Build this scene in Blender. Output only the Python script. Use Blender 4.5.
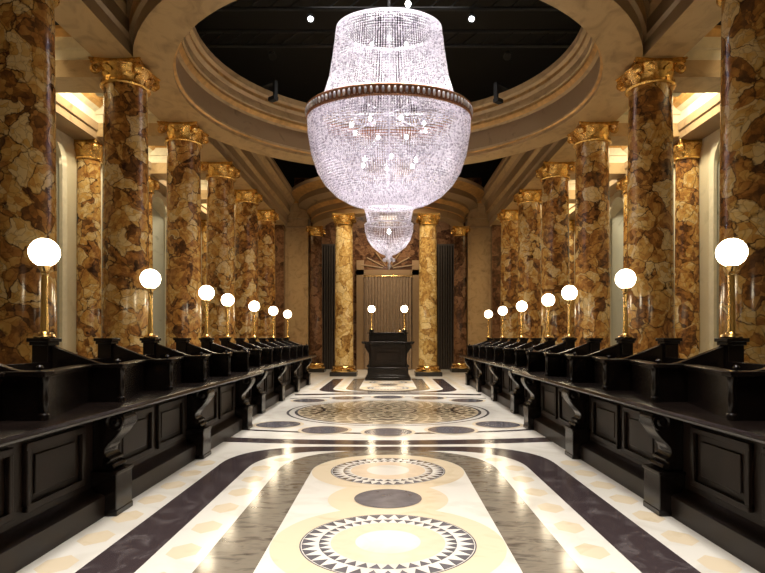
import bpy, bmesh, math, random
from mathutils import Vector, Matrix
for o in list(bpy.data.objects): bpy.data.objects.remove(o)
sc = bpy.context.scene
COL = sc.collection
PI = math.pi
random.seed(4)
EYE = 1.5
CY = 11.75            # depth of the ring centre and of the chandelier

# ------------------------------------------------------------------ camera, world, exposure
cam = bpy.data.cameras.new('camera'); co = bpy.data.objects.new('camera', cam); COL.objects.link(co)
co.location = (0, 0, EYE); co.rotation_euler = (PI/2, 0, 0)
cam.sensor_width = 36; cam.lens = 570/765*36; cam.shift_x = -0.0072; cam.shift_y = 0.0673
cam.clip_start = .05
sc.camera = co
w = bpy.data.worlds.new('world'); sc.world = w; w.use_nodes = True
w.node_tree.nodes['Background'].inputs[0].default_value = (.02, .02, .022, 1)
w.node_tree.nodes['Background'].inputs[1].default_value = .3
sc.view_settings.view_transform = 'Standard'
sc.view_settings.look = 'None'
sc.view_settings.exposure = 0.0
sc.view_settings.gamma = 1
sc.view_settings.use_curve_mapping = False

def area(name, loc, size, power, col, rot=(0,0,0), spread=120, sizey=None):
    l = bpy.data.lights.new(name, 'AREA'); l.energy = power; l.color = col
    l.size = size; l.spread = math.radians(spread)
    if sizey: l.shape = 'RECTANGLE'; l.size_y = sizey
    o = bpy.data.objects.new(name, l); COL.objects.link(o); o.location = loc; o.rotation_euler = rot
    return o
area('alcove_light', (0, 24.2, 7.9), .8, 85, (1, .80, .56), rot=(math.radians(30),0,0), spread=110, sizey=.5)
WARM = (1, .80, .55)
SOFT = (1, .88, .72)
# studio lamps hung in the dark rig space above the openings, plus added fill
area('rig_light_ring', (0, CY, 11.3), 3.6, 680, (1, .95, .88), spread=62)
area('rig_light_near', (0, 3.0, 10.5), 2.6, 300, (1, .95, .88), spread=60, sizey=5)
area('rig_light_far', (0, 17.6, 10.5), 4.0, 330, (1, .90, .76), spread=66, sizey=1.5)
area('end_wall_fill', (0, 19.2, 10.0), 4.0, 210, (1, .80, .55), rot=(math.radians(42),0,0), spread=80, sizey=1)  # added warm fill aimed at the dark end wall, no visible source
for s in (-1, 1):
    for y in (8.9, 11.8, 14.7, 17.65, 20.6, 23.5):
        area('aisle_light', (s*5.5, y, 7.05), .5, (95 if s > 0 else 70) if y > 10 else 45, (1, .9, .66), rot=(0, -s*math.radians(48), 0), spread=125)

# ------------------------------------------------------------------ node helpers
def newmat(name):
    m = bpy.data.materials.new(name); m.use_nodes = True
    nt = m.node_tree; b = nt.nodes['Principled BSDF']
    return m, nt, b
def plain(name, col, rough=.5, metal=0, noise=.0, nscale=8, bump=0, spec=.5):
    m, nt, b = newmat(name)
    b.inputs['Roughness'].default_value = rough; b.inputs['Metallic'].default_value = metal
    b.inputs['Specular IOR Level'].default_value = spec
    g = nt.nodes.new('ShaderNodeNewGeometry')
    n = nt.nodes.new('ShaderNodeTexNoise'); n.inputs['Scale'].default_value = nscale; n.inputs['Detail'].default_value = 6
    nt.links.new(g.outputs['Position'], n.inputs['Vector'])
    r = nt.nodes.new('ShaderNodeValToRGB')
    a = 1-noise; c = 1+noise
    r.color_ramp.elements[0].position = .3; r.color_ramp.elements[1].position = .7
    r.color_ramp.elements[0].color = (col[0]*a, col[1]*a, col[2]*a, 1)
    r.color_ramp.elements[1].color = (min(1, col[0]*c), min(1, col[1]*c), min(1, col[2]*c), 1)
    nt.links.new(n.outputs['Fac'], r.inputs[0]); nt.links.new(r.outputs[0], b.inputs['Base Color'])
    if bump:
        bp = nt.nodes.new('ShaderNodeBump'); bp.inputs['Strength'].default_value = bump; bp.inputs['Distance'].default_value = .02
        nt.links.new(n.outputs['Fac'], bp.inputs['Height']); nt.links.new(bp.outputs[0], b.inputs['Normal'])
    return m
def ramp(nt, stops, interp='LINEAR'):
    r = nt.nodes.new('ShaderNodeValToRGB'); cr = r.color_ramp; cr.interpolation = interp
    while len(cr.elements) < len(stops): cr.elements.new(.5)
    for e, (p, c) in zip(cr.elements, stops): e.position = p; e.color = (*c, 1)
    return r
def breccia(name, stops, vein=(.05,.02,.01), scale=2.6, rough=.16, veinw=.035):
    m, nt, b = newmat(name); L = nt.links
    g = nt.nodes.new('ShaderNodeNewGeometry')
    n = nt.nodes.new('ShaderNodeTexNoise'); n.inputs['Scale'].default_value = 2.2; n.inputs['Detail'].default_value = 5
    L.new(g.outputs['Position'], n.inputs['Vector'])
    mx = nt.nodes.new('ShaderNodeVectorMath'); mx.operation = 'MULTIPLY_ADD'
    mx.inputs[1].default_value = (.5, .5, .5); L.new(n.outputs['Color'], mx.inputs[0]); L.new(g.outputs['Position'], mx.inputs[2])
    v = nt.nodes.new('ShaderNodeTexVoronoi'); v.inputs['Scale'].default_value = scale; L.new(mx.outputs[0], v.inputs['Vector'])
    e = nt.nodes.new('ShaderNodeTexVoronoi'); e.feature = 'DISTANCE_TO_EDGE'; e.inputs['Scale'].default_value = scale; L.new(mx.outputs[0], e.inputs['Vector'])
    v2 = nt.nodes.new('ShaderNodeTexVoronoi'); v2.inputs['Scale'].default_value = scale*3.1; L.new(mx.outputs[0], v2.inputs['Vector'])
    e2 = nt.nodes.new('ShaderNodeTexVoronoi'); e2.feature = 'DISTANCE_TO_EDGE'; e2.inputs['Scale'].default_value = scale*3.1; L.new(mx.outputs[0], e2.inputs['Vector'])
    s1 = nt.nodes.new('ShaderNodeSeparateColor'); L.new(v.outputs['Color'], s1.inputs[0])
    s2 = nt.nodes.new('ShaderNodeSeparateColor'); L.new(v2.outputs['Color'], s2.inputs[0])
    n2 = nt.nodes.new('ShaderNodeTexNoise'); n2.inputs['Scale'].default_value = 9; n2.inputs['Detail'].default_value = 7; L.new(g.outputs['Position'], n2.inputs['Vector'])
    a = nt.nodes.new('ShaderNodeMath'); a.operation = 'MULTIPLY'; a.inputs[1].default_value = .5; L.new(s1.outputs[0], a.inputs[0])
    a2 = nt.nodes.new('ShaderNodeMath'); a2.operation = 'MULTIPLY_ADD'; a2.inputs[1].default_value = .28; L.new(s2.outputs[1], a2.inputs[0]); L.new(a.outputs[0], a2.inputs[2])
    a3 = nt.nodes.new('ShaderNodeMath'); a3.operation = 'MULTIPLY_ADD'; a3.inputs[1].default_value = .48; L.new(n2.outputs['Fac'], a3.inputs[0]); L.new(a2.outputs[0], a3.inputs[2])
    r = ramp(nt, stops); L.new(a3.outputs[0], r.inputs[0])
    def mask(ev, w_):
        q = nt.nodes.new('ShaderNodeMapRange'); q.inputs[1].default_value = 0; q.inputs[2].default_value = w_
        q.inputs[3].default_value = 1; q.inputs[4].default_value = 0; L.new(ev.outputs['Distance'], q.inputs[0]); return q
    k1 = mask(e, veinw); k2 = mask(e2, veinw*1.6)
    k3 = nt.nodes.new('ShaderNodeMath'); k3.operation = 'MULTIPLY_ADD'; k3.inputs[1].default_value = .45; L.new(k2.outputs[0], k3.inputs[0])
    n3 = nt.nodes.new('ShaderNodeTexNoise'); n3.inputs['Scale'].default_value = 3.1; n3.inputs['Detail'].default_value = 3; L.new(g.outputs['Position'], n3.inputs['Vector'])
    q3 = nt.nodes.new('ShaderNodeMapRange'); q3.inputs[1].default_value = .32; q3.inputs[2].default_value = .55; L.new(n3.outputs['Fac'], q3.inputs[0])
    k1b = nt.nodes.new('ShaderNodeMath'); k1b.operation = 'MULTIPLY'; L.new(k1.outputs[0], k1b.inputs[0]); L.new(q3.outputs[0], k1b.inputs[1]); L.new(k1b.outputs[0], k3.inputs[2]); k3.use_clamp = True
    c = nt.nodes.new('ShaderNodeMix'); c.data_type = 'RGBA'; c.inputs['B'].default_value = (*vein, 1)
    L.new(k3.outputs[0], c.inputs['Factor']); L.new(r.outputs[0], c.inputs['A']); L.new(c.outputs['Result'], b.inputs['Base Color'])
    b.inputs['Roughness'].default_value = rough
    b.inputs['Specular IOR Level'].default_value = .5
    return m
def veined(name, base, vein, scale=3, rough=.15, amount=.5, stretch=(1,1,1), spec=.5):
    m, nt, b = newmat(name); L = nt.links
    g = nt.nodes.new('ShaderNodeNewGeometry')
    mp = nt.nodes.new('ShaderNodeMapping'); mp.inputs['Scale'].default_value = stretch; L.new(g.outputs['Position'], mp.inputs['Vector'])
    n = nt.nodes.new('ShaderNodeTexNoise'); n.inputs['Scale'].default_value = scale; n.inputs['Detail'].default_value = 8; n.inputs['Distortion'].default_value = 1.2
    L.new(mp.outputs[0], n.inputs['Vector'])
    r = ramp(nt, [(.25, vein), (.25+.35*(1-amount)+.02, base), (.62, base), (.8, tuple(x*.5+y*.5 for x, y in zip(base, vein)))])
    L.new(n.outputs['Fac'], r.inputs[0]); L.new(r.outputs[0], b.inputs['Base Color'])
    b.inputs['Roughness'].default_value = rough; b.inputs['Specular IOR Level'].default_value = spec
    return m
def glow(name, col, s):
    m, nt, b = newmat(name)
    b.inputs['Base Color'].default_value = (*col, 1); b.inputs['Emission Color'].default_value = (*col, 1); b.inputs['Emission Strength'].default_value = s
    return m

M = {}
AMBER = [(.22, (.03,.013,.007)), (.37, (.14,.058,.018)), (.49, (.30,.125,.030)), (.61, (.44,.215,.052)), (.74, (.56,.335,.095)), (.90, (.64,.47,.23))]
M['column'] = breccia('amber_breccia_marble', AMBER, scale=3.3, veinw=.045)
M['column_gold'] = breccia('golden_breccia_marble', [(.22,(.13,.06,.015)),(.42,(.38,.21,.06)),(.62,(.58,.38,.12)),(.85,(.72,.55,.26))], vein=(.10,.04,.015), scale=3)
M['brown_marble'] = breccia('dark_brown_marble', [(.3,(.03,.014,.008)),(.55,(.10,.045,.022)),(.8,(.19,.10,.05))], scale=3)
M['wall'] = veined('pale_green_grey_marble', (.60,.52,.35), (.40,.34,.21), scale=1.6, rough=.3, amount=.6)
M['pale'] = plain('pale_stone_moulding', (.60,.53,.38), .35, noise=.08)
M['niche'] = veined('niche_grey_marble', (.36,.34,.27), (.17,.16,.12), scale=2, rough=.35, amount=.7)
M['tan'] = veined('tan_painted_stone', (.40,.265,.125), (.22,.135,.055), scale=3.2, rough=.38, amount=.3, stretch=(1,.6,1))
M['tan_dark'] = veined('brown_painted_stone', (.27,.175,.09), (.15,.09,.04), scale=2.2, rough=.4, amount=.7)
M['gold'] = plain('gilded_plaster', (.72,.43,.12), .25, metal=.85, noise=.35, nscale=14, bump=.4)
M['gold_line'] = plain('gilded_moulding', (.50,.28,.09), .33, metal=.4, noise=.25, nscale=6)
M['brass'] = plain('polished_brass', (.80,.53,.20), .2, metal=1, noise=.06)
M['wood'] = plain('dark_polished_wood', (.008,.005,.004), .24, noise=.35, nscale=5, spec=.35)
M['wood_panel'] = plain('bounce_lightened_wood_panel', (.016,.009,.006), .42, noise=.3, nscale=4, spec=.3)  # same dark wood, colour lightened for light bounced off the floor
M['black'] = plain('matt_black_rig_paint', (.004,.004,.0045), .8)
M['rig'] = plain('dark_grey_rig_metal', (.012,.012,.013), .6, metal=.2)
M['stone_black'] = plain('black_stone', (.02,.017,.015), .25)
M['f_white'] = veined('white_marble_floor', (.76,.72,.65), (.60,.55,.47), scale=1.5, rough=.19, amount=.35)
M['f_cream'] = veined('cream_marble_inlay', (.72,.60,.43), (.60,.48,.32), scale=2.5, rough=.19, amount=.5)
M['f_peach'] = plain('peach_marble_inlay', (.74,.59,.43), .19, noise=.06)
M['f_grey'] = veined('warm_grey_marble_inlay', (.21,.18,.14), (.06,.05,.042), scale=4.5, rough=.14, amount=.25, stretch=(1,2.5,1))
M['f_dark'] = veined('plum_black_marble_inlay', (.050,.036,.038), (.12,.10,.10), scale=5, rough=.14, amount=.35)
M['f_slate'] = plain('slate_marble_inlay', (.13,.12,.13), .14, noise=.2)
M['f_brown'] = plain('olive_brown_marble_inlay', (.36,.29,.19), .16, noise=.25)
M['curtain'] = plain('brown_pleated_curtain', (.33,.24,.16), .7, noise=.15)
M['dark_cloth'] = plain('dark_brown_drape', (.045,.035,.028), .8, noise=.2)
M['globe'] = glow('lit_opal_glass', (1, .84, .58), 22)
M['bulb'] = glow('lit_bulb', (1, .97, .96), 32)
M['lens'] = glow('lit_spotlight_lens', (.95, .96, 1), 12)
# cut crystal: part clear reflecting, part scattering
m, nt, b = newmat('cut_crystal'); L = nt.links
b.inputs['Roughness'].default_value = .12
gi = nt.nodes.new('ShaderNodeNewGeometry'); rr_ = ramp(nt, [(0,(.46,.44,.50)),(.4,(.80,.77,.84)),(.7,(.96,.94,.99)),(1,(.98,.96,1))])  # bright and dim bead tones painted in at random to suggest sparkle
L.new(gi.outputs['Random Per Island'], rr_.inputs[0]); L.new(rr_.outputs[0], b.inputs['Base Color'])
b.inputs['Specular IOR Level'].default_value = 1.0
tr = nt.nodes.new('ShaderNodeBsdfTranslucent'); L.new(rr_.outputs[0], tr.inputs[0])
ms = nt.nodes.new('ShaderNodeMixShader'); ms.inputs[0].default_value = .55
L.new(b.outputs[0], ms.inputs[1]); L.new(tr.outputs[0], ms.inputs[2])
L.new(ms.outputs[0], nt.nodes['Material Output'].inputs[0]); M['crystal'] = m

# ------------------------------------------------------------------ mesh builder
class MB:
    def __init__(s): s.v=[]; s.f=[]; s.mi=[]; s.sm=[]
    def add(s, vs, fs, mi=0, smooth=False, T=None):
        o = len(s.v)
        for p in vs: s.v.append(tuple(T @ Vector(p)) if T else tuple(p))
        for f in fs: s.f.append([i+o for i in f]); s.mi.append(mi); s.sm.append(smooth)
        return s
    def box(s, a, b, mi=0, T=None):
        x0,x1 = sorted((a[0],b[0])); y0,y1 = sorted((a[1],b[1])); z0,z1 = sorted((a[2],b[2]))
        v=[(x0,y0,z0),(x1,y0,z0),(x1,y1,z0),(x0,y1,z0),(x0,y0,z1),(x1,y0,z1),(x1,y1,z1),(x0,y1,z1)]
        return s.add(v,[(0,3,2,1),(4,5,6,7),(0,1,5,4),(1,2,6,5),(2,3,7,6),(3,0,4,7)],mi,False,T)
    def prism(s, poly, axis, a, b, mi=0, T=None, smooth=False):
        n=len(poly)
        def P(p,t): return {'x':(t,p[0],p[1]),'y':(p[0],t,p[1]),'z':(p[0],p[1],t)}[axis]
        v=[P(p,a) for p in poly]+[P(p,b) for p in poly]
        o=len(s.v)
        s.add(v,[tuple(range(n))[::-1],tuple(range(n,2*n))],mi,False,T)
        s.add([],[],mi)
        for i in range(n):
            j=(i+1)%n; s.f.append([o+i,o+j,o+n+j,o+n+i]); s.mi.append(mi); s.sm.append(smooth)
        return s
    def lathe(s, prof, n=32, mi=0, c=(0,0,0), a0=0, a1=2*PI, sy=1.0, smooth=True, mis=None, closed=False, T=None):
        full = abs(a1-a0-2*PI)<1e-6; m_=n if full else n+1
        v=[]
        for i in range(m_):
            a=a0+(a1-a0)*i/n
            for r,z in prof: v.append((c[0]+r*math.cos(a), c[1]+r*math.sin(a)*sy, c[2]+z))
        k=len(prof); o=len(s.v); s.add(v,[],mi,False,T)
        segs = k if closed else k-1
        for i in range(n):
            i2=(i+1)%m_ if full else i+1
            for j in range(segs):
                j2=(j+1)%k
                s.f.append([o+i*k+j,o+i2*k+j,o+i2*k+j2,o+i*k+j2]); s.mi.append(mis[j] if mis else mi); s.sm.append(smooth)
        return s
    def sphere(s, c, r, n=20, mi=0, sz=1.0):
        k=n//2
        return s.lathe([(r*math.sin(PI*i/k)+1e-5, -r*math.cos(PI*i/k)*sz) for i in range(k+1)], n, mi, c)
    def tube(s, p, q, r, n=12, mi=0, r2=None):
        p=Vector(p); q=Vector(q); d=q-p; T=Matrix.Translation(p) @ d.to_track_quat('Z','Y').to_matrix().to_4x4()
        r2 = r if r2 is None else r2
        return s.lathe([(1e-5,0),(r,0),(r2,d.length),(1e-5,d.length)], n, mi, T=T)
    def build(s, name, mats, parent=None, bevel=0, loc=None):
        me=bpy.data.meshes.new(name); me.from_pydata(s.v,[],s.f)
        if not isinstance(mats,(list,tuple)): mats=[mats]
        for m_ in mats: me.materials.append(m_)
        me.polygons.foreach_set('material_index', s.mi); me.polygons.foreach_set('use_smooth', s.sm)
        bm=bmesh.new(); bm.from_mesh(me)
        bmesh.ops.remove_doubles(bm, verts=bm.verts, dist=1e-5)
        bmesh.ops.recalc_face_normals(bm, faces=bm.faces)
        bm.to_mesh(me); bm.free()
        try: me.set_sharp_from_angle(angle=math.radians(38))
        except Exception: pass
        o=bpy.data.objects.new(name,me); COL.objects.link(o)
        if parent: o.parent=parent
        if loc: o.location=loc
        if bevel:
            md=o.modifiers.new('bevel','BEVEL'); md.width=bevel; md.segments=2; md.limit_method='ANGLE'
        return o
def thing(name, label, cat, loc=(0,0,0), group=None, rz=0):
    o=bpy.data.objects.new(name,None); COL.objects.link(o); o.location=loc; o.rotation_euler=(0,0,rz)
    o.empty_display_size=.1
    o['label']=label; o['category']=cat
    if group: o['group']=group
    return o
def tag(o,label,cat,group=None):
    o['label']=label; o['category']=cat
    if group: o['group']=group
    return o
def struct(o): o['kind']='structure'; return o
def dup(root, loc, label, group=None, rz=None):
    r=root.copy(); COL.objects.link(r); r.location=loc; r['label']=label
    if rz is not None: r.rotation_euler=(0,0,rz)
    if group: r['group']=group
    for ch in list(root.children):
        c=ch.copy(); COL.objects.link(c); c.parent=r
        for g in list(ch.children):
            d=g.copy(); COL.objects.link(d); d.parent=c
    return r

# ------------------------------------------------------------------ floor with its marble inlay
fl = MB()
FM = ['f_white','f_cream','f_grey','f_dark','f_slate','f_brown','f_peach']
FI = {n:i for i,n in enumerate(FM)}
fl.box((-7.6,-3,-.2),(7.6,28,0),0)
LZ = .0006
def zl(l): return LZ*l
def poly(pts, l, mat, mirror=False):
    z=zl(l); fl.add([(x,y,z) for x,y in pts],[tuple(range(len(pts)))],FI[mat])
    if mirror: fl.add([(x,2*CY-y,z) for x,y in pts],[tuple(range(len(pts)))],FI[mat])
def disc(cx,cy,r,l,mat,n=72,mirror=False):
    poly([(cx+r*math.cos(2*PI*i/n),cy+r*math.sin(2*PI*i/n)) for i in range(n)],l,mat,mirror)
def tongue(hw, end, rc, l, mat, y0=-2.5, mirror=True, p=2.3):
    # long panel of half width hw whose far end is rounded with corner radius rc
    pts=[(-hw,y0),(hw,y0)]
    n=20
    for i in range(n+1):
        a=PI/2*i/n
        cx=max(math.cos(a),0)**(2/p); sy=max(math.sin(a),0)**(2/p)
        pts.append((hw-rc+rc*cx, end-rc+rc*sy))
    for i in range(n+1):
        a=PI/2*(n-i)/n
        cx=max(math.cos(a),0)**(2/p); sy=max(math.sin(a),0)**(2/p)
        pts.append((-(hw-rc+rc*cx), end-rc+rc*sy))
    z=zl(l)
    fl.add([(x,y,z) for x,y in pts],[tuple(range(len(pts)))],FI[mat])
    if mirror:
        lim=20.9
        fl.add([(x,min(2*CY-y,lim),z) for x,y in pts],[tuple(range(len(pts)))],FI[mat])
# cross bands either side of the rosette
def band(cy_, R, wd, l, mat, x1=2.5, mirror=True):
    n=24; a=math.asin(x1/R)
    for sgn in ((1,-1) if mirror else (1,)):
        for i in range(n):
            t0=-a+2*a*i/n; t1=-a+2*a*(i+1)/n
            q=[((R-wd)*math.sin(t0),cy_-(R-wd)*math.cos(t0)),(R*math.sin(t0),cy_-R*math.cos(t0)),(R*math.sin(t1),cy_-R*math.cos(t1)),((R-wd)*math.sin(t1),cy_-(R-wd)*math.cos(t1))]
            if sgn<0: q=[(x,2*CY-y) for x,y in q]
            poly(q,l,mat)
band(20.0,12.0,.36,1,'f_dark')
band(16.5,7.6,.12,2,'f_dark',x1=2.45)
tongue(2.0,7.87,1.1,1.5,'f_dark')
tongue(1.62,7.56,1.0,2.5,'f_white')
tongue(1.25,7.60,1.15,3.5,'f_grey')
tongue(.86,7.31,.86,4.5,'f_white',p=2.0)
def hexa(cx,cy,w_,h_,l,mat,mirror=True):
    poly([(cx-w_*.5,cy-h_*.22),(cx,cy-h_*.5),(cx+w_*.5,cy-h_*.22),(cx+w_*.5,cy+h_*.22),(cx,cy+h_*.5),(cx-w_*.5,cy+h_*.22)],l,mat,mirror)
for s in (-1,1):
    for k in range(12):
        y=1.46+.51*k
        if y<6.9: hexa(s*(1.435+(max(0,y-6.3)*.1)),y,.21,.31,3.5,'f_cream')
        y=1.73+.51*k
        if y<6.9:
            hexa(s*2.19,y,.22,.34,.8,'f_cream')
    hexa(s*1.30,7.02,.2,.25,3.6,'f_cream')
def toothed(cy, l, mirror):
    disc(0,cy,.855,l,'f_cream',mirror=mirror)
    disc(0,cy,.645,l+1,'f_slate',mirror=mirror); disc(0,cy,.635,l+2,'f_white',mirror=mirror)
    n=36
    for i in range(n):
        a=2*PI*i/n; da=PI/n
        for (r0,r1) in ((.525,.63),(.425,.505)):
            # one dark triangle, base on the outer rim
            poly([(r1*math.cos(a-da*.95),cy+r1*math.sin(a-da*.95)),(r1*math.cos(a+da*.95),cy+r1*math.sin(a+da*.95)),(r0*math.cos(a),cy+r0*math.sin(a))],l+3,'f_slate',mirror)
    disc(0,cy,.42,l+3.5,'f_peach',mirror=mirror); disc(0,cy,.24,l+4.5,'f_white',mirror=mirror)
for c_ in (1.93,4.19): toothed(c_,6,True)
toothed(6.45,6,True)
for c_ in (3.06,5.32):
    disc(0,c_,.56,5.2,'f_cream',mirror=True); disc(0,c_,.315,12,'f_slate',mirror=True)
# rosette in the middle of the hall
for rr,mt,l in ((2.2,'f_white',3),(2.06,'f_slate',4),(2.01,'f_white',5),(1.9,'f_slate',6),(1.84,'f_cream',7)):
    disc(0,CY,rr,l,mt,n=96)
NS=28
for row in range(7):
    r0=.62+row*.17; r1=r0+.15
    for i in range(NS):
        a=2*PI*(i+.5*(row%2))/NS; da=2*PI/NS
        mt='f_brown'
        pts=[(r0,a-da*.1),(r0,a+da*.1),(r1*.97,a+da*.46),(r1,a+da*.2),(r1*1.02,a),(r1,a-da*.2),(r1*.97,a-da*.46)]
        poly([(r*math.cos(t),CY+r*math.sin(t)) for r,t in pts],8,mt)
disc(0,CY,.6,9,'f_slate'); disc(0,CY,.54,10,'f_cream')
for i in range(8):
    a=2*PI*i/8
    poly([(r*math.cos(a+t),CY+r*math.sin(a+t)) for r,t in ((.1,0),(.3,.3),(.5,.12),(.53,0),(.5,-.12),(.3,-.3))],11,'f_brown')
for q in (-PI/2,PI/2,0,PI):   # four curved bow shapes over the rosette
    for rr in (1.15,1.5):
        for k in range(10):
            t0=q-.36+.72*k/10; t1=q-.36+.72*(k+1)/10
            f=lambda t: rr-.22*math.cos((t-q)/.36*PI/2)
            poly([(f(t0)*math.cos(t0),CY+f(t0)*math.sin(t0)),((f(t0)+.07)*math.cos(t0),CY+(f(t0)+.07)*math.sin(t0)),((f(t1)+.07)*math.cos(t1),CY+(f(t1)+.07)*math.sin(t1)),(f(t1)*math.cos(t1),CY+f(t1)*math.sin(t1))],12,'f_dark')
for a in (-45,-22.5,0,22.5,45):
    a=math.radians(a)
    disc(2.68*math.sin(a),CY-2.68*math.cos(a),.44,8.5,'f_cream',mirror=True)
    disc(2.68*math.sin(a),CY-2.68*math.cos(a),.38,9.5,'f_slate',mirror=True)
floor=struct(fl.build('floor',[M[n] for n in FM]))

# ------------------------------------------------------------------ outer walls with round-headed niches
BAYS=[8.865,11.795,14.725,17.655,20.585]
COLY=[7.4,10.33,13.26,16.19,19.12,22.05]
H0=EYE+4.88          # soffit level 6.38
def side_wall(s,name):
    wb=MB(); x=s*7.15; xo=s*7.85
    z0,zs,hw=1.1,5.25,.62
    ys=[-3]
    for c in BAYS: ys+= [c-hw,c+hw]
    ys.append(25.2)
    for i in range(0,len(ys),2): wb.box((x,ys[i],0),(xo,ys[i+1],8.2))
    for c in BAYS:
        wb.box((x,c-hw,0),(xo,c+hw,z0))
        # spandrel above the arch, a polygon with the round head cut out
        n=18; pts=[(c-hw,8.2),(c-hw,zs)]+[(c-hw*math.cos(PI*i/n),zs+hw*math.sin(PI*i/n)) for i in range(1,n)]+[(c+hw,zs),(c+hw,8.2)]
        wb.prism(pts,'x',x,xo)
        # curved back of the niche
        ncx=12
        prof=[]
        for i in range(ncx):
            a0=PI*i/ncx; a1=PI*(i+1)/ncx
            p0=(x+s*.5*math.sin(a0),c-hw*math.cos(a0)); p1=(x+s*.5*math.sin(a1),c-hw*math.cos(a1))
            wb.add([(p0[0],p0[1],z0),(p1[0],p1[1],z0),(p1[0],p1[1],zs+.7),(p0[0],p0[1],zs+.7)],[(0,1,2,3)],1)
        # pale architrave round the opening
        w0,w1=hw-.02,hw+.16
        arc=[(w1,z0),(w1,zs)]+[(w1*math.cos(PI*i/n),zs+w1*math.sin(PI*i/n)) for i in range(1,n)]+[(-w1,zs),(-w1,z0)]
        inn=[(w0,z0),(w0,zs)]+[(w0*math.cos(PI*i/n),zs+w0*math.sin(PI*i/n)) for i in range(1,n)]+[(-w0,zs),(-w0,z0)]
        for i in range(len(arc)-1):
            for (A,B) in ((arc,inn),):
                q=[A[i],A[i+1],B[i+1],B[i]]
                wb.prism([(c+p[0],p[1]) for p in q],'x',x-s*.07,x,2)
        wb.box((x-s*.12,c-w1-.08,z0-.1),(x+s*.1,c+w1+.08,z0+.02),2)
    for zz,t in ((1.05,.05),(.0,.09)): wb.box((x-s*t,-3,zz),(x,25.2,zz+.12),2)
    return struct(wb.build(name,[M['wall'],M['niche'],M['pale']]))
side_wall(-1,'wall_left'); side_wall(1,'wall_right')

# aisle entablature: along the wall and across the aisle at every column
def ent_profile(d):   # (offset out of the face, height above soffit level)
    return [(0,-.38),(.0,-.38),(d,-.38)]
nt_=0
for s in (-1,1):
    e=MB()
    P=[(7.2,H0-.36),(6.62,H0-.36),(6.62,H0-.2),(6.58,H0-.18),(6.58,H0),(6.66,H0+.03),(6.66,H0+.26),(6.55,H0+.34),(6.48,H0+.42),(6.48,H0+.52),(7.2,H0+.52)]
    for i in range(len(P)):
        a,b_=P[i],P[(i+1)%len(P)]
        mi = 1 if i in (7,8) else (0 if i<4 else 2)  # architrave coloured darker for its shadow, band above paler for its light
        e.add([(s*a[0],-3,a[1]),(s*a[0],25,a[1]),(s*b_[0],25,b_[1]),(s*b_[0],-3,b_[1])],[(0,1,2,3)],mi)
    struct(e.build('trim_%d'%(nt_:=nt_+1),[M['tan_dark'],M['gold_line'],M['pale']]))
    e=MB()
    for c in COLY:
        Q=[(c-.32,H0-.30),(c+.32,H0-.30),(c+.32,H0),(c+.27,H0+.02),(c+.27,H0+.2),(c+.30,H0+.22),(c+.30,H0+.42),(c+.42,H0+.5),(c+.42,H0+.56),
           (c-.42,H0+.56),(c-.42,H0+.5),(c-.30,H0+.42),(c-.30,H0+.22),(c-.27,H0+.2),(c-.27,H0+.02),(c-.32,H0)]
        n=len(Q); o=len(e.v)
        e.add([(s*5.0,a,b_) for a,b_ in Q]+[(s*7.0,a,b_) for a,b_ in Q],[],0)
        for i in range(n):
            j=(i+1)%n; e.f.append([o+i,o+j,o+n+j,o+n+i]); e.mi.append(1 if i in (6,7,9,10) else (2 if i in (3,4,5,11,12,13) else 0)); e.sm.append(False)
        e.f.append(list(range(o,o+n))); e.mi.append(0); e.sm.append(False)
    struct(e.build('trim_%d'%(nt_:=nt_+1),[M['tan'],M['gold_line'],M['pale']]))

# main ceiling: two long beams, the big ring, cross beams
def side_beam(s):
    b_=MB()
    P=[(5.12,H0),(4.43,H0),(4.43,H0+.22),(4.37,H0+.26),(4.37,H0+.5),(4.28,H0+.58),(4.28,H0+.62),(4.28,H0+.9),(4.18,H0+.96),(4.06,H0+1.1),(4.06,H0+1.22),(4.0,H0+1.25),(4.0,H0+1.38),(5.12,H0+1.38)]
    mis=[0,1,1,1,0,2,1,1,0,1,1,1,1,1]
    for i in range(len(P)):
        a,c=P[i],P[(i+1)%len(P)]
        b_.add([(s*a[0],-3,a[1]),(s*a[0],25.6,a[1]),(s*c[0],25.6,c[1]),(s*c[0],-3,c[1])],[(0,1,2,3)],mis[i])
    o=struct(b_.build('ceiling',[M['tan'],M['tan_dark'],M['gold_line']])); return o
for s in (-1,1): side_beam(s)
rg=MB()
Z=H0-.006
prof=[(4.80,0),(4.15,0),(4.15,.07),(4.10,.09),(4.10,.14),(4.16,.17),(4.16,.62),(4.10,.66),(4.03,.74),(4.03,.80),(4.0,.82),(4.0,.98),(3.93,1.04),(3.93,1.12),(3.86,1.16),(3.86,1.30),(4.6,1.34),
      (5.2,1.34),(5.2,1.24),(5.12,1.20),(5.12,1.05),(5.0,.95),(4.92,.86),(4.92,.55),(4.86,.5),(4.86,.25),(4.80,.22)]
mis=[0,0,2,0,0,3,0,1,1,0,0,0,1,0,0,0,0,3,3,3,3,3,3,3,1,3,3]
rg.lathe([(r,z) for r,z in prof],96,0,(0,CY,Z),mis=mis,closed=True)
struct(rg.build('ceiling',[M['tan'],M['gold_line'],M['gold_line'],M['tan_dark']]))
cb=MB(); cb.box((-4.45,5.2,H0+.004),(4.45,6.7,H0+1.3)); cb.box((-4.45,-3,H0+.004),(4.45,-1.5,H0+1.3))
struct(cb.build('ceiling',M['tan']))
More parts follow.
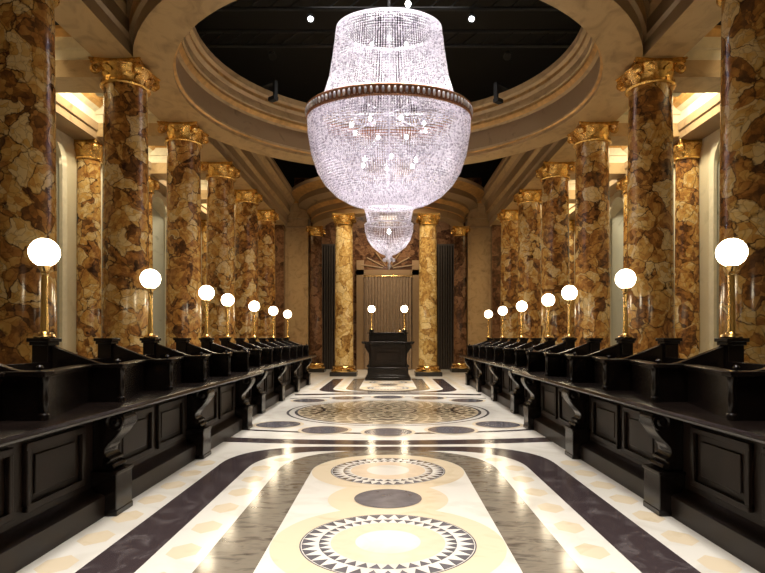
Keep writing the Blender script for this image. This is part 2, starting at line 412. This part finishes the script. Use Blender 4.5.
# dark rig space above
v=MB()
v.box((-7.9,-3.2,12.5),(7.9,28,12.6)); v.box((-7.95,-3.2,8.1),(-7.85,28,12.6)); v.box((7.85,-3.2,8.1),(7.95,28,12.6)); v.box((-7.9,28,-.2),(7.9,28.1,12.6)); 
struct(v.build('ceiling',M['black']))
v=MB(); v.box((-7.9,-3.2,-.2),(7.9,-3,12.6)); struct(v.build('wall_front',M['wall']))

# ------------------------------------------------------------------ end of the hall: bowed entablature, piers, rear wall
AY=25.5
ap=MB()
prof=[(2.8,0),(3.35,0),(3.35,.26),(3.42,.28),(3.42,.5),(3.55,.58),(3.6,.62),(3.6,.72),(3.75,.78),(3.95,.84),(3.95,1.06),(4.1,1.12),(4.35,1.24),(4.35,1.38),(2.8,1.38)]
mis=[0,0,1,0,1,1,0,0,0,0,1,1,0,0,0]
ap.lathe(prof,48,0,(0,AY,H0),a0=PI,a1=2*PI,mis=mis,closed=True)
# straight returns behind the bow
struct(ap.build('trim_%d'%(nt_:=nt_+1),[M['tan_dark'],M['gold_line']]))
for s in (-1,1):
    pr=MB(); pr.box((s*3.5,25.0,0),(s*4.5,25.7,H0+1.4),0)
    pr.box((s*3.62,24.96,.9),(s*4.38,25.0,H0-.25),0)
    for z0,z1,t,mi in ((0,.5,.08,0),(.5,.58,.05,1),(H0-.05,H0+.03,.06,1),(H0+.35,H0+.43,.07,0),(H0+1.02,H0+1.1,.06,2),(H0+1.1,H0+1.42,.12,2)):
        pr.box((s*(3.5-t),25.0-t,z0),(s*(4.5+t),25.7,z1),mi)
    struct(pr.build('trim_%d'%(nt_:=nt_+1),[M['tan'],M['tan_dark'],M['gold_line']]))
    pw=MB(); pw.box((s*4.5,24.6,0),(s*7.3,25.2,8.2)); struct(pw.build('wall_'+('left' if s<0 else 'right')+'_end',M['brown_marble']))
bw=MB()
bw.box((-4.5,27.4,0),(4.5,27.7,9.2),0)
for s in (-1,1):
    bw.box((s*1.15,27.15,0),(s*1.5,27.4,5.2),1)     # door jambs
    bw.box((s*2.1,27.25,.5),(s*3.2,27.4,6.0),2)     # dark recess panels
    bw.box((s*1.95,27.1,0),(s*2.08,27.4,6.3),3); bw.box((s*3.22,27.1,0),(s*3.4,27.4,6.3),3)
bw.box((-1.5,27.15,4.5),(1.5,27.4,4.75),1)
n=14; pts=[(-1.5,4.75)]+[(-1.5*math.cos(PI*i/n),4.75+1.0*math.sin(PI*i/n)) for i in range(1,n)]+[(1.5,4.75)]
bw.prism(pts,'y',27.2,27.4,3)
for i in range(7):
    a=PI*(i+.5)/7; bw.tube((.25*math.cos(a),27.17,4.8+.15*math.sin(a)),(1.3*math.cos(a),27.17,4.8+.85*math.sin(a)),.035,6,1)
struct(bw.build('wall_back',[M['brown_marble'],M['tan_dark'],M['dark_cloth'],M['brown_marble']]))
# curtain in the doorway
cu=thing('curtain','brown pleated curtain hanging in doorway behind the far counter','curtain',(0,27.05,0))
c=MB(); n=132
for i in range(n):
    x0=-1.12+2.24*i/n; x1=-1.12+2.24*(i+1)/n
    y0=.05*math.sin(i/n*2*PI*16); y1=.05*math.sin((i+1)/n*2*PI*16)
    c.add([(x0,y0,.03),(x1,y1,.03),(x1,y1,4.42),(x0,y0,4.42),(x0,y0+.01,.03),(x1,y1+.01,.03),(x1,y1+.01,4.42),(x0,y0+.01,4.42)],[(0,1,2,3),(7,6,5,4)],0,True)
c.build('cloth',M['curtain'],cu)
r=MB(); r.tube((-1.15,0,4.44),(1.15,0,4.44),.03); r.build('curtain_rail',M['brass'],cu)
for s,nm in ((-1,'left'),(1,'right')):
    d=MB(); n=60
    for i in range(n):
        x0=s*(2.12+1.06*i/n); x1=s*(2.12+1.06*(i+1)/n)
        y0=.04*math.sin(i/n*2*PI*9); y1=.04*math.sin((i+1)/n*2*PI*9)
        d.add([(x0,y0,.03),(x1,y1,.03),(x1,y1,5.9),(x0,y0,5.9),(x0,y0+.01,.03),(x1,y1+.01,.03),(x1,y1+.01,5.9),(x0,y0+.01,5.9)],[(0,1,2,3),(7,6,5,4)],0,True)
    tag(d.build('drape',M['dark_cloth'],loc=(0,27.12,0)),'dark brown drape filling the recess to the %s of the far doorway'%nm,'drape')

# ------------------------------------------------------------------ columns
def acanthus(mb, r0, z0, h, a, out, wd):
    # one curled leaf: strip bending outwards
    n=6; v=[];f=[]
    for i in range(n+1):
        t=i/n; rr=r0+out*t**2.2; zz=z0+h*(t if t<.85 else .85+.05*(t-.85)/.15)-(.10*h if i==n else 0)
        ww=wd*(.8+.5*math.sin(PI*t))*(1 if t<.8 else .55)
        for q in (-1,0,1):
            x=rr+(.02 if q==0 else 0); y=q*ww
            v.append((x*math.cos(a)-y*math.sin(a), x*math.sin(a)+y*math.cos(a), zz))
    for i in range(n):
        for q in range(2):
            k=i*3+q; f.append((k,k+1,k+4,k+3))
    mb.add(v,f,0,True)
def make_column(name,label,mat,group,R=.40,top=H0,scale=1.0,hw=.445):
    t=thing(name,label,'column',(0,0,0),group)
    zb=.42; zc=top-.41
    b_=MB(); q=R*1.42; b_.box((-q,-q,0),(q,q,.16)); b_.build('plinth',M['stone_black'],t,bevel=.01)
    b_=MB(); b_.lathe([(.01,.16),(R*1.36,.16),(R*1.4,.2),(R*1.36,.26),(R*1.2,.28),(R*1.16,.31),(R*1.2,.33),(R*1.25,.36),(R*1.2,.39),(R*1.06,.41),(.01,.42)],36)
    b_.build('base',M['brass'],t)
    sh=MB(); n=14
    sh.lathe([(.01,zb)]+[(R*(1.0-.085*(i/n)**1.6),zb+(zc-zb)*i/n) for i in range(n+1)]+[(.01,zc)],40)
    sh.build('shaft',mat,t)
    c=MB(); rt=R*.93
    c.lathe([(.01,zc),(rt+.03,zc),(rt+.055,zc+.025),(rt+.03,zc+.05),(rt,zc+.06),(rt+.02,zc+.2),(rt+.08,zc+.3),(rt+.1,zc+.33),(.01,zc+.33)],32)
    for i in range(12): acanthus(c,rt+.01,zc+.05,.16,2*PI*i/12,.08,.075)
    for i in range(8): acanthus(c,rt+.02,zc+.10,.22,2*PI*(i+.5)/8,.11,.085)
    cap=c.build('capital',M['gold'],t)
    ab=MB(); n=8; pts=[]
    for k in range(4):   # abacus with hollow sides
        a=PI/4+k*PI/2
        p0=Vector((hw*1.0*math.sqrt(2)*math.cos(a),hw*math.sqrt(2)*math.sin(a))); p1=Vector((hw*math.sqrt(2)*math.cos(a+PI/2),hw*math.sqrt(2)*math.sin(a+PI/2)))
        for i in range(n):
            u=.03+.94*i/(n-1); p=p0.lerp(p1,u); m_=(p0+p1)/2
            p=p-m_.normalized()*.07*math.sin(PI*u); pts.append((p.x,p.y))
    ab.prism(pts,'z',zc+.33,zc+.385); ab.prism([(x*1.04,y*1.04) for x,y in pts],'z',zc+.385,top)
    ab.build('abacus',M['gold'],cap)
    for k in range(4):
        vo=MB(); a=PI/4+k*PI/2; d=hw*1.16
        cx,cy=d*math.cos(a),d*math.sin(a)
        T=Matrix.Translation((cx,cy,zc+.25)) @ Matrix.Rotation(a,4,'Z') @ Matrix.Rotation(PI/2,4,'X')
        vo.lathe([(.01,-.05),(.035,-.055),(.05,-.04),(.085,-.05),(.085,.05),(.05,.04),(.035,.055),(.01,.05)],16,T=T)
        vo.build('volute',M['gold'],cap)
    return t
ORD=['nearest','second','third','fourth','fifth','sixth']
for s,side in ((-1,'left'),(1,'right')):
    grp='large marble columns in the %s row'%side
    for k,y in enumerate(COLY):
        lab='brown and amber marble column with gilded capital, %s from the camera in the %s row'%(ORD[k],side)
        if s<0 and k==0:
            col0=make_column('marble_column',lab,M['column'],grp); col0.location=(s*4.75,y,0)
        else: dup(col0,(s*4.75,y,0),lab,grp)
endc=None
for s,side in ((-1,'left'),(1,'right')):
    lab='golden marble column with brass base standing %s of the far counter'%side
    if endc is None:
        endc=make_column('marble_column',lab,M['column_gold'],'pair of golden columns beside the far counter',R=.37); endc.location=(s*1.67-.08,AY-2.8,0)
    else: dup(endc,(s*1.67-.08,AY-2.8,0),lab)
# smaller engaged columns along the outer walls
eng=None
for s,side in ((-1,'left'),(1,'right')):
    for k,y in enumerate(COLY):
        if k==0: continue
        lab='slim dark amber marble column against the pale %s wall, behind the %s large column'%(side,ORD[k-1])
        if eng is None:
            eng=make_column('wall_column',lab,M['column'],'slim columns along the %s wall'%side,R=.27,top=H0-.36,hw=.33); eng.location=(s*6.96,y,0)
        else: dup(eng,(s*6.96,y,0),lab,'slim columns along the %s wall'%side)
dk=None
for s,side in ((-1,'left'),(1,'right')):
    lab='dark brown marble column with gilded capital at the %s end of the bowed far screen'%side
    if dk is None:
        dk=make_column('marble_column',lab,M['brown_marble'],'dark end columns of the far screen',R=.30,hw=.37); dk.location=(s*3.2,AY-.3,0)
    else: dup(dk,(s*3.2,AY-.3,0),lab)

# ------------------------------------------------------------------ counters
WT=.935
def make_counter(s,y0,y1,off,brs,label,group):
    t=thing('bank_counter',label,'counter',(0,y0,0),group)
    X=lambda x: s*(x+off)
    c=MB(); c.box((X(2.50),0,.18),(X(3.2),y1-y0,.86)); c.build('carcass',M['wood_panel'],t)
    c=MB(); c.prism([(X(2.38),0),(X(3.2),0),(X(3.2),.24),(X(2.50),.24),(X(2.46),.2),(X(2.40),.185),(X(2.38),.17)],'y',0,y1-y0); c.build('plinth',M['wood_panel'],t)
    c=MB()
    c.prism([(X(2.50),.80),(X(2.44),.82),(X(2.42),.86),(X(2.24),.868),(X(2.18),.885),(X(2.165),.905),(X(2.18),.93),(X(2.2),WT),(X(3.2),WT),(X(3.2),.80)],'y',-.03,y1-y0+.05)
    c.build('worktop',M['wood'],t,bevel=.004)
    ys=sorted(brs); edges=[y0]+ys+[y1]
    # panels between brackets, two to a bay
    for i in range(len(edges)-1):
        a=edges[i]+(.22 if i>0 else .06); b_=edges[i+1]-(.22 if i<len(edges)-2 else .06)
        if b_-a<.35: continue
        n=2 if b_-a>1.2 else 1; w_=(b_-a)/n
        for k in range(n):
            p0=a+k*w_+.07-y0; p1=a+(k+1)*w_-.07-y0
            f=MB()
            for (q0,q1,z0,z1) in ((p0,p1,.30,.345),(p0,p1,.735,.78),(p0,p0+.045,.345,.735),(p1-.045,p1,.345,.735)):
                f.box((X(2.465),q0,z0),(X(2.5),q1,z1))
            f.box((X(2.485),p0+.12,.40),(X(2.5),p1-.12,.68))
            f.build('panel',M['wood_panel'],t,bevel=.008)
    for y in ys:
        b_=MB()
        b_.box((X(2.285),-.15,0),(X(2.5),.15,.345))
        b_.box((X(2.278),-.157,0),(X(2.5),.157,.05)); b_.box((X(2.272),-.162,.345),(X(2.5),.162,.375))
        base=b_.build('bracket',M['wood'],t,bevel=.006,loc=(0,y-y0,0))
        sc_=MB()
        zz=[(2.36,.375),(2.33,.385),(2.315,.405),(2.33,.43),(2.365,.44),(2.345,.455),(2.345,.475),(2.38,.49),(2.395,.52),(2.39,.56),(2.36,.60),(2.31,.65),(2.265,.71),(2.235,.77),(2.225,.82),(2.25,.86),(2.5,.86),(2.5,.375)]
        sc_.prism([(X(a),b2) for a,b2 in zz],'y',-.12,.12)
        for e in (-1,1):
            T=Matrix.Translation((X(2.31),e*.12,.79)) @ Matrix.Rotation(PI/2,4,'X')
            sc_.lathe([(.01,-.02),(.03,-.02),(.035,-.008),(.055,-.008),(.065,-.02),(.08,-.016),(.08,.016),(.065,.02),(.055,.008),(.035,.008),(.03,.02),(.01,.02)],16,T=T)
        sc_.build('scroll',M['wood'],base,bevel=.006)
    return t
def make_desk(s,label,group,pitch=1.13):
    t=thing('teller_desk',label,'desk',(0,0,0),group)
    X=lambda x: s*x
    p=MB()
    pts=[(0,0),(0,.33),(.06,.335),(.14,.335),(.22,.35),(.33,.39),(.46,.44),(.63,.505),(.63,0)]
    p.prism([(X(a),b_) for a,b_ in pts],'y',-.03,.03)
    p.build('partition',M['wood'],t,bevel=.005)
    p=MB(); p.box((X(.62),-.07,0),(X(.76),.07,.50)); p.box((X(.605),-.085,.50),(X(.775),.085,.53)); p.box((X(.59),-.10,.53),(X(.79),.10,.565)); p.box((X(.605),-.085,0),(X(.775),.085,.06))
    p.build('pedestal',M['wood'],t,bevel=.005)
    f=MB(); e=pitch-.08
    f.prism([(X(0),.03),(X(.05),.03),(X(.31),e),(X(.26),e)],'z',0,.30); f.build('front_board',M['wood'],t,bevel=.003)
    f=MB()
    f.prism([(X(.30),e-.02),(X(.56),e-.02),(X(.56),.05),(X(.08),.05)],'z',.26,.29); 
    f.build('writing_surface',M['wood'],t)
    f=MB()
    f.prism([(X(-.035),.0),(X(.09),.0),(X(.35),e),(X(.225),e)],'z',.305,.335)
    f.prism([(X(-.02),.02),(X(.07),.02),(X(.33),e),(X(.24),e)],'z',.285,.305)
    f.box((X(-.035),-.06,.30),(X(.27),.05,.338))
    f.build('ledge',M['wood'],t,bevel=.006)
    f=MB(); f.lathe([(.01,0),(.036,0),(.036,.04),(.022,.05),(.028,.09),(.030,.15),(.022,.23),(.03,.25),(.034,.28),(.034,.30),(.01,.30)],14,0,(X(.0),-.02,0)); f.build('corner_post',M['wood'],t)
    f=MB(); f.lathe([(.004,.338),(.014,.338),(.010,.345),(.018,.352),(.022,.364),(.016,.376),(.004,.382)],14,0,(X(.03),-.02,0)); f.build('finial',M['wood'],t)
    f=MB(); f.box((X(.57),.05,0),(X(.61),e-.06,.36)); f.build('back_board',M['wood'],t,bevel=.004)
    return t
def make_lamp(label,group,H=.64,r=.125):
    t=thing('globe_lamp',label,'lamp',(0,0,0),group)
    b_=MB(); b_.lathe([(.004,0),(.085,0),(.09,.012),(.08,.03),(.05,.04),(.045,.05),(.03,.06),(.004,.06)],24); b_.build('base',M['brass'],t)
    b_=MB(); b_.lathe([(.004,.05),(.035,.05),(.031,.2),(.028,.34),(.026,H-.08),(.034,H-.07),(.03,H-.05),(.05,H-.02),(.055,H),(.03,H+.005),(.004,H+.005)],20); b_.build('stem',M['brass'],t)
    g=MB(); g.sphere((0,0,H+r-.006),r,24); g.build('globe',M['globe'],t)
    return t
lamp0=None
NN=['nearest','second','third','fourth','fifth','sixth','seventh','eighth']
NEARD=[2.80,3.93,5.06,6.19,7.32,8.45]
FARD=[10.25,11.38,12.51,13.64,14.77,15.90,17.03]
for s,side in ((-1,'left'),(1,'right')):
    make_counter(s,1.0,9.95,0,[2.72,4.94,7.2,9.45],'long dark wooden bank counter with scroll brackets on the %s, near the camera'%side,'dark wooden counters along the hall')
    make_counter(s,10.15,18.9,.2,[11.4,13.6,15.9,18.15],'long dark wooden bank counter with scroll brackets on the %s, far end of the hall'%side,'dark wooden counters along the hall')
    d0=None
    for dl,off,where,grp in ((NEARD+[9.58],0,'near','teller desks on the near %s counter'%side),(FARD+[18.16],.2,'far','teller desks on the far %s counter'%side)):
        for k,y in enumerate(dl):
            last = k==len(dl)-1
            lab='dark wooden teller desk with sloping partition, %s from the camera on the %s %s counter'%(NN[k],where,side)
            if last: # short closing desk at the end of the run
                dd=make_desk(s,lab,grp,pitch=.40 if where=='near' else .70); dd.location=(s*(2.36+off),y,WT)
            elif d0 is None: d0=make_desk(s,lab,grp); d0.location=(s*(2.36+off),y,WT)
            else: dup(d0,(s*(2.36+off),y,WT),lab,grp)
    for k,(y,x) in enumerate([(5.06,3.05),(7.32,3.05),(9.58,3.05),(11.38,3.20),(13.64,3.20),(15.90,3.20),(18.16,3.20)]):
        lab='lit white globe lamp on brass stem, %s from the camera on the %s counters'%(NN[k],side)
        grp='globe lamps along the %s counters'%side
        if lamp0 is None: lamp0=make_lamp(lab,grp); lamp0.location=(s*x,y,WT+.565)
        else: dup(lamp0,(s*x,y,WT+.565),lab,grp)

# ------------------------------------------------------------------ far counter
t=thing('high_desk','tall black wooden high desk standing between the two golden columns','desk',(0,20.0,0))
p=MB(); p.box((-.80,0,0),(.80,1.1,.12)); p.box((-.76,.04,.12),(.76,1.1,.2)); p.box((-.72,.06,.2),(.72,1.1,.42)); p.box((-.70,.02,.42),(.70,1.1,.47)); p.build('plinth',M['wood'],t,bevel=.01)
p=MB(); p.box((-.62,.14,.47),(.62,1.1,1.28)); 
for (a,b_,z0,z1) in ((-.5,.5,.56,.60),(-.5,.5,1.08,1.12),(-.5,-.46,.6,1.08),(.46,.5,.6,1.08),(-.36,.36,.70,.98)): p.box((a,.12,z0),(b_,.14,z1))
p.build('carcass',M['wood_panel'],t,bevel=.006)
for s in (-1,1):
    b_=MB(); zz=[(.62,.47),(.74,.47),(.76,.52),(.68,.58),(.66,.75),(.68,.95),(.76,1.08),(.82,1.16),(.82,1.26),(.80,1.29),(.62,1.29)]
    b_.prism([(s*a,c_) for a,c_ in zz],'y',.08,.30); b_.build('bracket',M['wood'],t,bevel=.008)
p=MB(); p.box((-.90,-.04,1.29),(.90,1.12,1.33)); p.box((-.93,-.08,1.33),(.93,1.12,1.375)); p.build('worktop',M['wood'],t,bevel=.01)
p=MB(); p.box((-.68,.3,1.375),(.68,1.1,1.66)); p.box((-.72,.26,1.66),(.72,1.12,1.70)); p.box((-.58,.285,1.43),(.58,.3,1.61)); p.build('upper_desk',M['wood'],t,bevel=.008)
for s,side in ((-1,'left'),(1,'right')):
    b_=MB(); b_.box((s*.60-.08,.75,1.70),(s*.60+.08,.95,1.80)); b_.build('pedestal',M['wood'],t,bevel=.006)
for s,side in ((-1,'left'),(1,'right')):
    dup(lamp0,(s*.60,20.85,1.80),'lit white globe lamp standing on the %s of the tall far desk'%side,'pair of globe lamps on the far desk')
# small brass bell beside the right lamp
b_=MB(); b_.lathe([(.004,0),(.06,0),(.055,.03),(.035,.07),(.012,.09),(.012,.13),(.018,.14),(.004,.155)],16)
tag(b_.build('desk_bell',M['brass'],loc=(.42,20.6,1.70)),'small brass bell on the tall far desk beside the right lamp','bell')

# ------------------------------------------------------------------ chandelier
PX=11.75/570*.985
def Hh(y): return EYE+(338-y)*PX
SQ=.72
ch=thing('chandelier','huge white crystal bead chandelier with brown metal band hanging under the ring opening','chandelier',(0.02,CY,0))
def interp(prof,t):
    L_=[0]
    for a,b_ in zip(prof,prof[1:]): L_.append(L_[-1]+math.hypot(b_[0]-a[0],b_[1]-a[1]))
    d=t*L_[-1]
    for i in range(len(prof)-1):
        if d<=L_[i+1]+1e-9:
            u=(d-L_[i])/(L_[i+1]-L_[i]); return (prof[i][0]+(prof[i+1][0]-prof[i][0])*u, prof[i][1]+(prof[i+1][1]-prof[i][1])*u)
    return prof[-1]
def plen(prof): return sum(math.hypot(b_[0]-a[0],b_[1]-a[1]) for a,b_ in zip(prof,prof[1:]))
def beads(mb, prof, nstr, step, size, jitter=.0):
    n=max(2,int(plen(prof)/step))
    for k in range(nstr):
        a=2*PI*(k+.5)/nstr
        ca,sa=math.cos(a),math.sin(a)
        for i in range(n+1):
            r_,z=interp(prof,i/n)
            sz=size*min(1,max(.35,r_*2*PI/nstr/(size*2.1)))
            cx,cy=r_*ca,r_*sa*SQ
            h=step*.46
            rot=random.random()*1.5
            v=[(cx,cy,z+h),(cx,cy,z-h)]+[(cx+sz*math.cos(rot+PI/2*q),cy+sz*math.sin(rot+PI/2*q),z) for q in range(4)]
            o=len(mb.v); mb.v+=v
            for q in range(4):
                q2=(q+1)%4
                mb.f+= [[o,o+2+q,o+2+q2],[o+1,o+2+q2,o+2+q]]; mb.mi+=[0,0]; mb.sm+=[False,False]
def fastbuild(mb,name,mat,parent):
    me=bpy.data.meshes.new(name); me.from_pydata(mb.v,[],mb.f); me.materials.append(mat)
    o=bpy.data.objects.new(name,me); COL.objects.link(o); o.parent=parent; return o
up=[(53*PX,Hh(26)),(56*PX,Hh(50)),(60*PX,Hh(75)),(67*PX,Hh(98)),(73*PX,Hh(104))]
lo=[(82*PX,Hh(114)),(81.5*PX,Hh(130)),(78*PX,Hh(152)),(72*PX,Hh(170)),(65*PX,Hh(182)),(54*PX,Hh(193)),(40*PX,Hh(201)),(27*PX,Hh(205))]
nk=[(25*PX,Hh(206)),(23*PX,Hh(214)),(21.5*PX,Hh(222))]
bl=[(24.5*PX,Hh(223)),(24*PX,Hh(230)),(21.5*PX,Hh(238)),(17*PX,Hh(245)),(10*PX,Hh(251)),(4*PX,Hh(254))]
m_=MB(); beads(m_,up,150,.050,.021); o=fastbuild(m_,'crystal_curtain',M['crystal'],ch); o['kind']='stuff'
m_=MB(); beads(m_,lo,200,.050,.0225); o=fastbuild(m_,'crystal_basket',M['crystal'],ch); o['kind']='stuff'
m_=MB(); beads(m_,[(r*.93,z) for r,z in up],120,.055,.021); o=fastbuild(m_,'inner_crystal_curtain',M['crystal'],ch); o['kind']='stuff'
m_=MB(); beads(m_,[(r*.93,z+.06) for r,z in lo],170,.052,.021); o=fastbuild(m_,'inner_crystal_basket',M['crystal'],ch); o['kind']='stuff'
m_=MB(); beads(m_,nk,90,.035,.012); o=fastbuild(m_,'crystal_neck',M['crystal'],ch); o['kind']='stuff'
m_=MB(); beads(m_,bl,80,.035,.014); o=fastbuild(m_,'crystal_bowl',M['crystal'],ch); o['kind']='stuff'
# metal bands
M['bronze']=plain('brown_bronze_band',(.30,.13,.06),.4,metal=.5,noise=.4,nscale=20)
bd=MB(); R_=83*PX; zb=Hh(111)
bd.lathe([(R_-.03,-.115),(R_,-.115),(R_+.02,-.1),(R_,-.085),(R_,.085),(R_+.02,.1),(R_,.115),(R_-.03,.115)],96,0,(0,0,zb),sy=SQ,closed=True)
band_=bd.build('metal_band',M['bronze'],ch)
m_=MB()
for k in range(96):
    a=2*PI*k/96; c_=((R_+.012)*math.cos(a),(R_+.012)*math.sin(a)*SQ,zb)
    m_.sphere(c_,.03,8,sz=2.2)
o=m_.build('crystal_studs',M['crystal'],band_); o['kind']='stuff'
bd=MB(); R2=53*PX
bd.lathe([(R2-.03,-.02),(R2+.01,-.02),(R2+.01,.03),(R2-.03,.03)],64,0,(0,0,Hh(26)),sy=SQ,closed=True)
for rr,zz in ((26*PX,Hh(206)),(24*PX,Hh(222.5))):
    bd.lathe([(rr-.02,-.012),(rr+.008,-.012),(rr+.008,.012),(rr-.02,.012)],48,0,(0,0,zz),sy=SQ,closed=True)
for k in range(6):
    a=2*PI*k/6; bd.tube((0,0,Hh(8)),(R2*math.cos(a),R2*math.sin(a)*SQ,Hh(26)),.006,6)
    bd.tube((0,0,Hh(111)),(R_*math.cos(a),R_*math.sin(a)*SQ,Hh(111)),.012,6)
bd.tube((0,0,Hh(205)),(0,0,Hh(26)),.02,8)
bd.build('frame',M['crystal'],ch)
bd=MB(); bd.tube((0,0,Hh(26)),(0,0,12.5),.03,8); bd.build('suspension_cable',M['rig'],ch)
pd=MB(); pd.lathe([(.004,.18),(.03,.17),(.05,.13),(.03,.09),(.06,.05),(.075,0),(.05,-.06),(.02,-.1),(.035,-.14),(.02,-.2),(.004,-.24)],16,0,(0,0,Hh(257)))
for k in range(8):
    a=2*PI*k/8; pd.sphere((.11*math.cos(a),.11*math.sin(a),Hh(259)),.022,8,sz=1.8)
pd.build('pendant',M['crystal'],ch)
for k,(zz,n_,rr) in enumerate(((Hh(40),4,.35),(Hh(125),8,.8),(Hh(160),6,.6),(Hh(230),1,.0))):
    for i in range(n_):
        a=2*PI*i/n_+.3*k
        g=MB(); g.sphere((rr*math.cos(a),rr*math.sin(a)*SQ,zz),.036,10,sz=1.4); g.build('bulb',M['bulb'],ch)
g=MB(); g.sphere((18*PX,-R2*SQ-.03,Hh(22)),.055,12); g.build('bulb',M['bulb'],ch)

# ------------------------------------------------------------------ rigging above the ring
k=0
for y,z in ((12.6,9.9),(14.2,9.7),(15.8,9.6)):
    p=MB(); p.tube((-6,y,z),(6,y,z),.05,8); p.tube((-6,y,z+.4),(6,y,z+.4),.05,8)
    for i in range(24):
        x=-6+.5*i; p.tube((x,y,z),(x+.5,y,z+.4),.02,5)
    tag(p.build('lighting_truss',M['rig']),'dark metal lighting truss spanning the ceiling void, %s from the camera'%ORD[k],'truss','lighting trusses above the ring'); k+=1
def spot(x,y,z,label,lit):
    t=thing('spotlight',label,'spotlight',(x,y,z),'spotlights on the truss')
    b_=MB(); d=Vector((-x*.1,-.75,-1)).normalized(); 
    b_.tube((0,0,0),tuple(-d*.16),.11,14,r2=.08); b_.build('housing',M['rig'],t)
    b_=MB(); b_.tube(tuple(-d*.12),(0,0,.19),.02,6); b_.build('clamp',M['rig'],t)
    b_=MB(); b_.tube((0,0,0),tuple(d*.01),.065 if lit else .09,14); b_.build('lens',M['lens'] if lit else M['black'],t)
spot(-1.93,14.2,9.45,'lit spotlight in the dark void, left of the chandelier top',True)
spot(2.08,14.2,9.45,'lit spotlight in the dark void, right of the chandelier top',True)
spot(-3.2,15.8,9.3,'unlit black spotlight in the dark void, far left of the chandelier',False)
spot(3.3,15.8,9.3,'unlit black spotlight in the dark void, far right of the chandelier',False)
# black clamps hooked over the cornice of the ring
for x,lab in ((-3.05,'left'),(2.95,'right')):
    y=CY+math.sqrt(3.86**2-x*x)
    a=math.atan2(y-CY,x)
    b_=MB(); b_.box((-.42,-.05,.0),(.05,.05,.05)); b_.box((-.42,-.05,-.35),(-.36,.05,.05)); b_.box((-.42,-.07,-.42),(-.2,.07,-.33))
    o=b_.build('rigging_clamp',M['black'],loc=(x,y,H0+1.335)); o.rotation_euler=(0,0,a)
    tag(o,'black clamp hooked over the gilded ring edge on the %s of the chandelier'%lab,'clamp','black clamps on the ring edge')
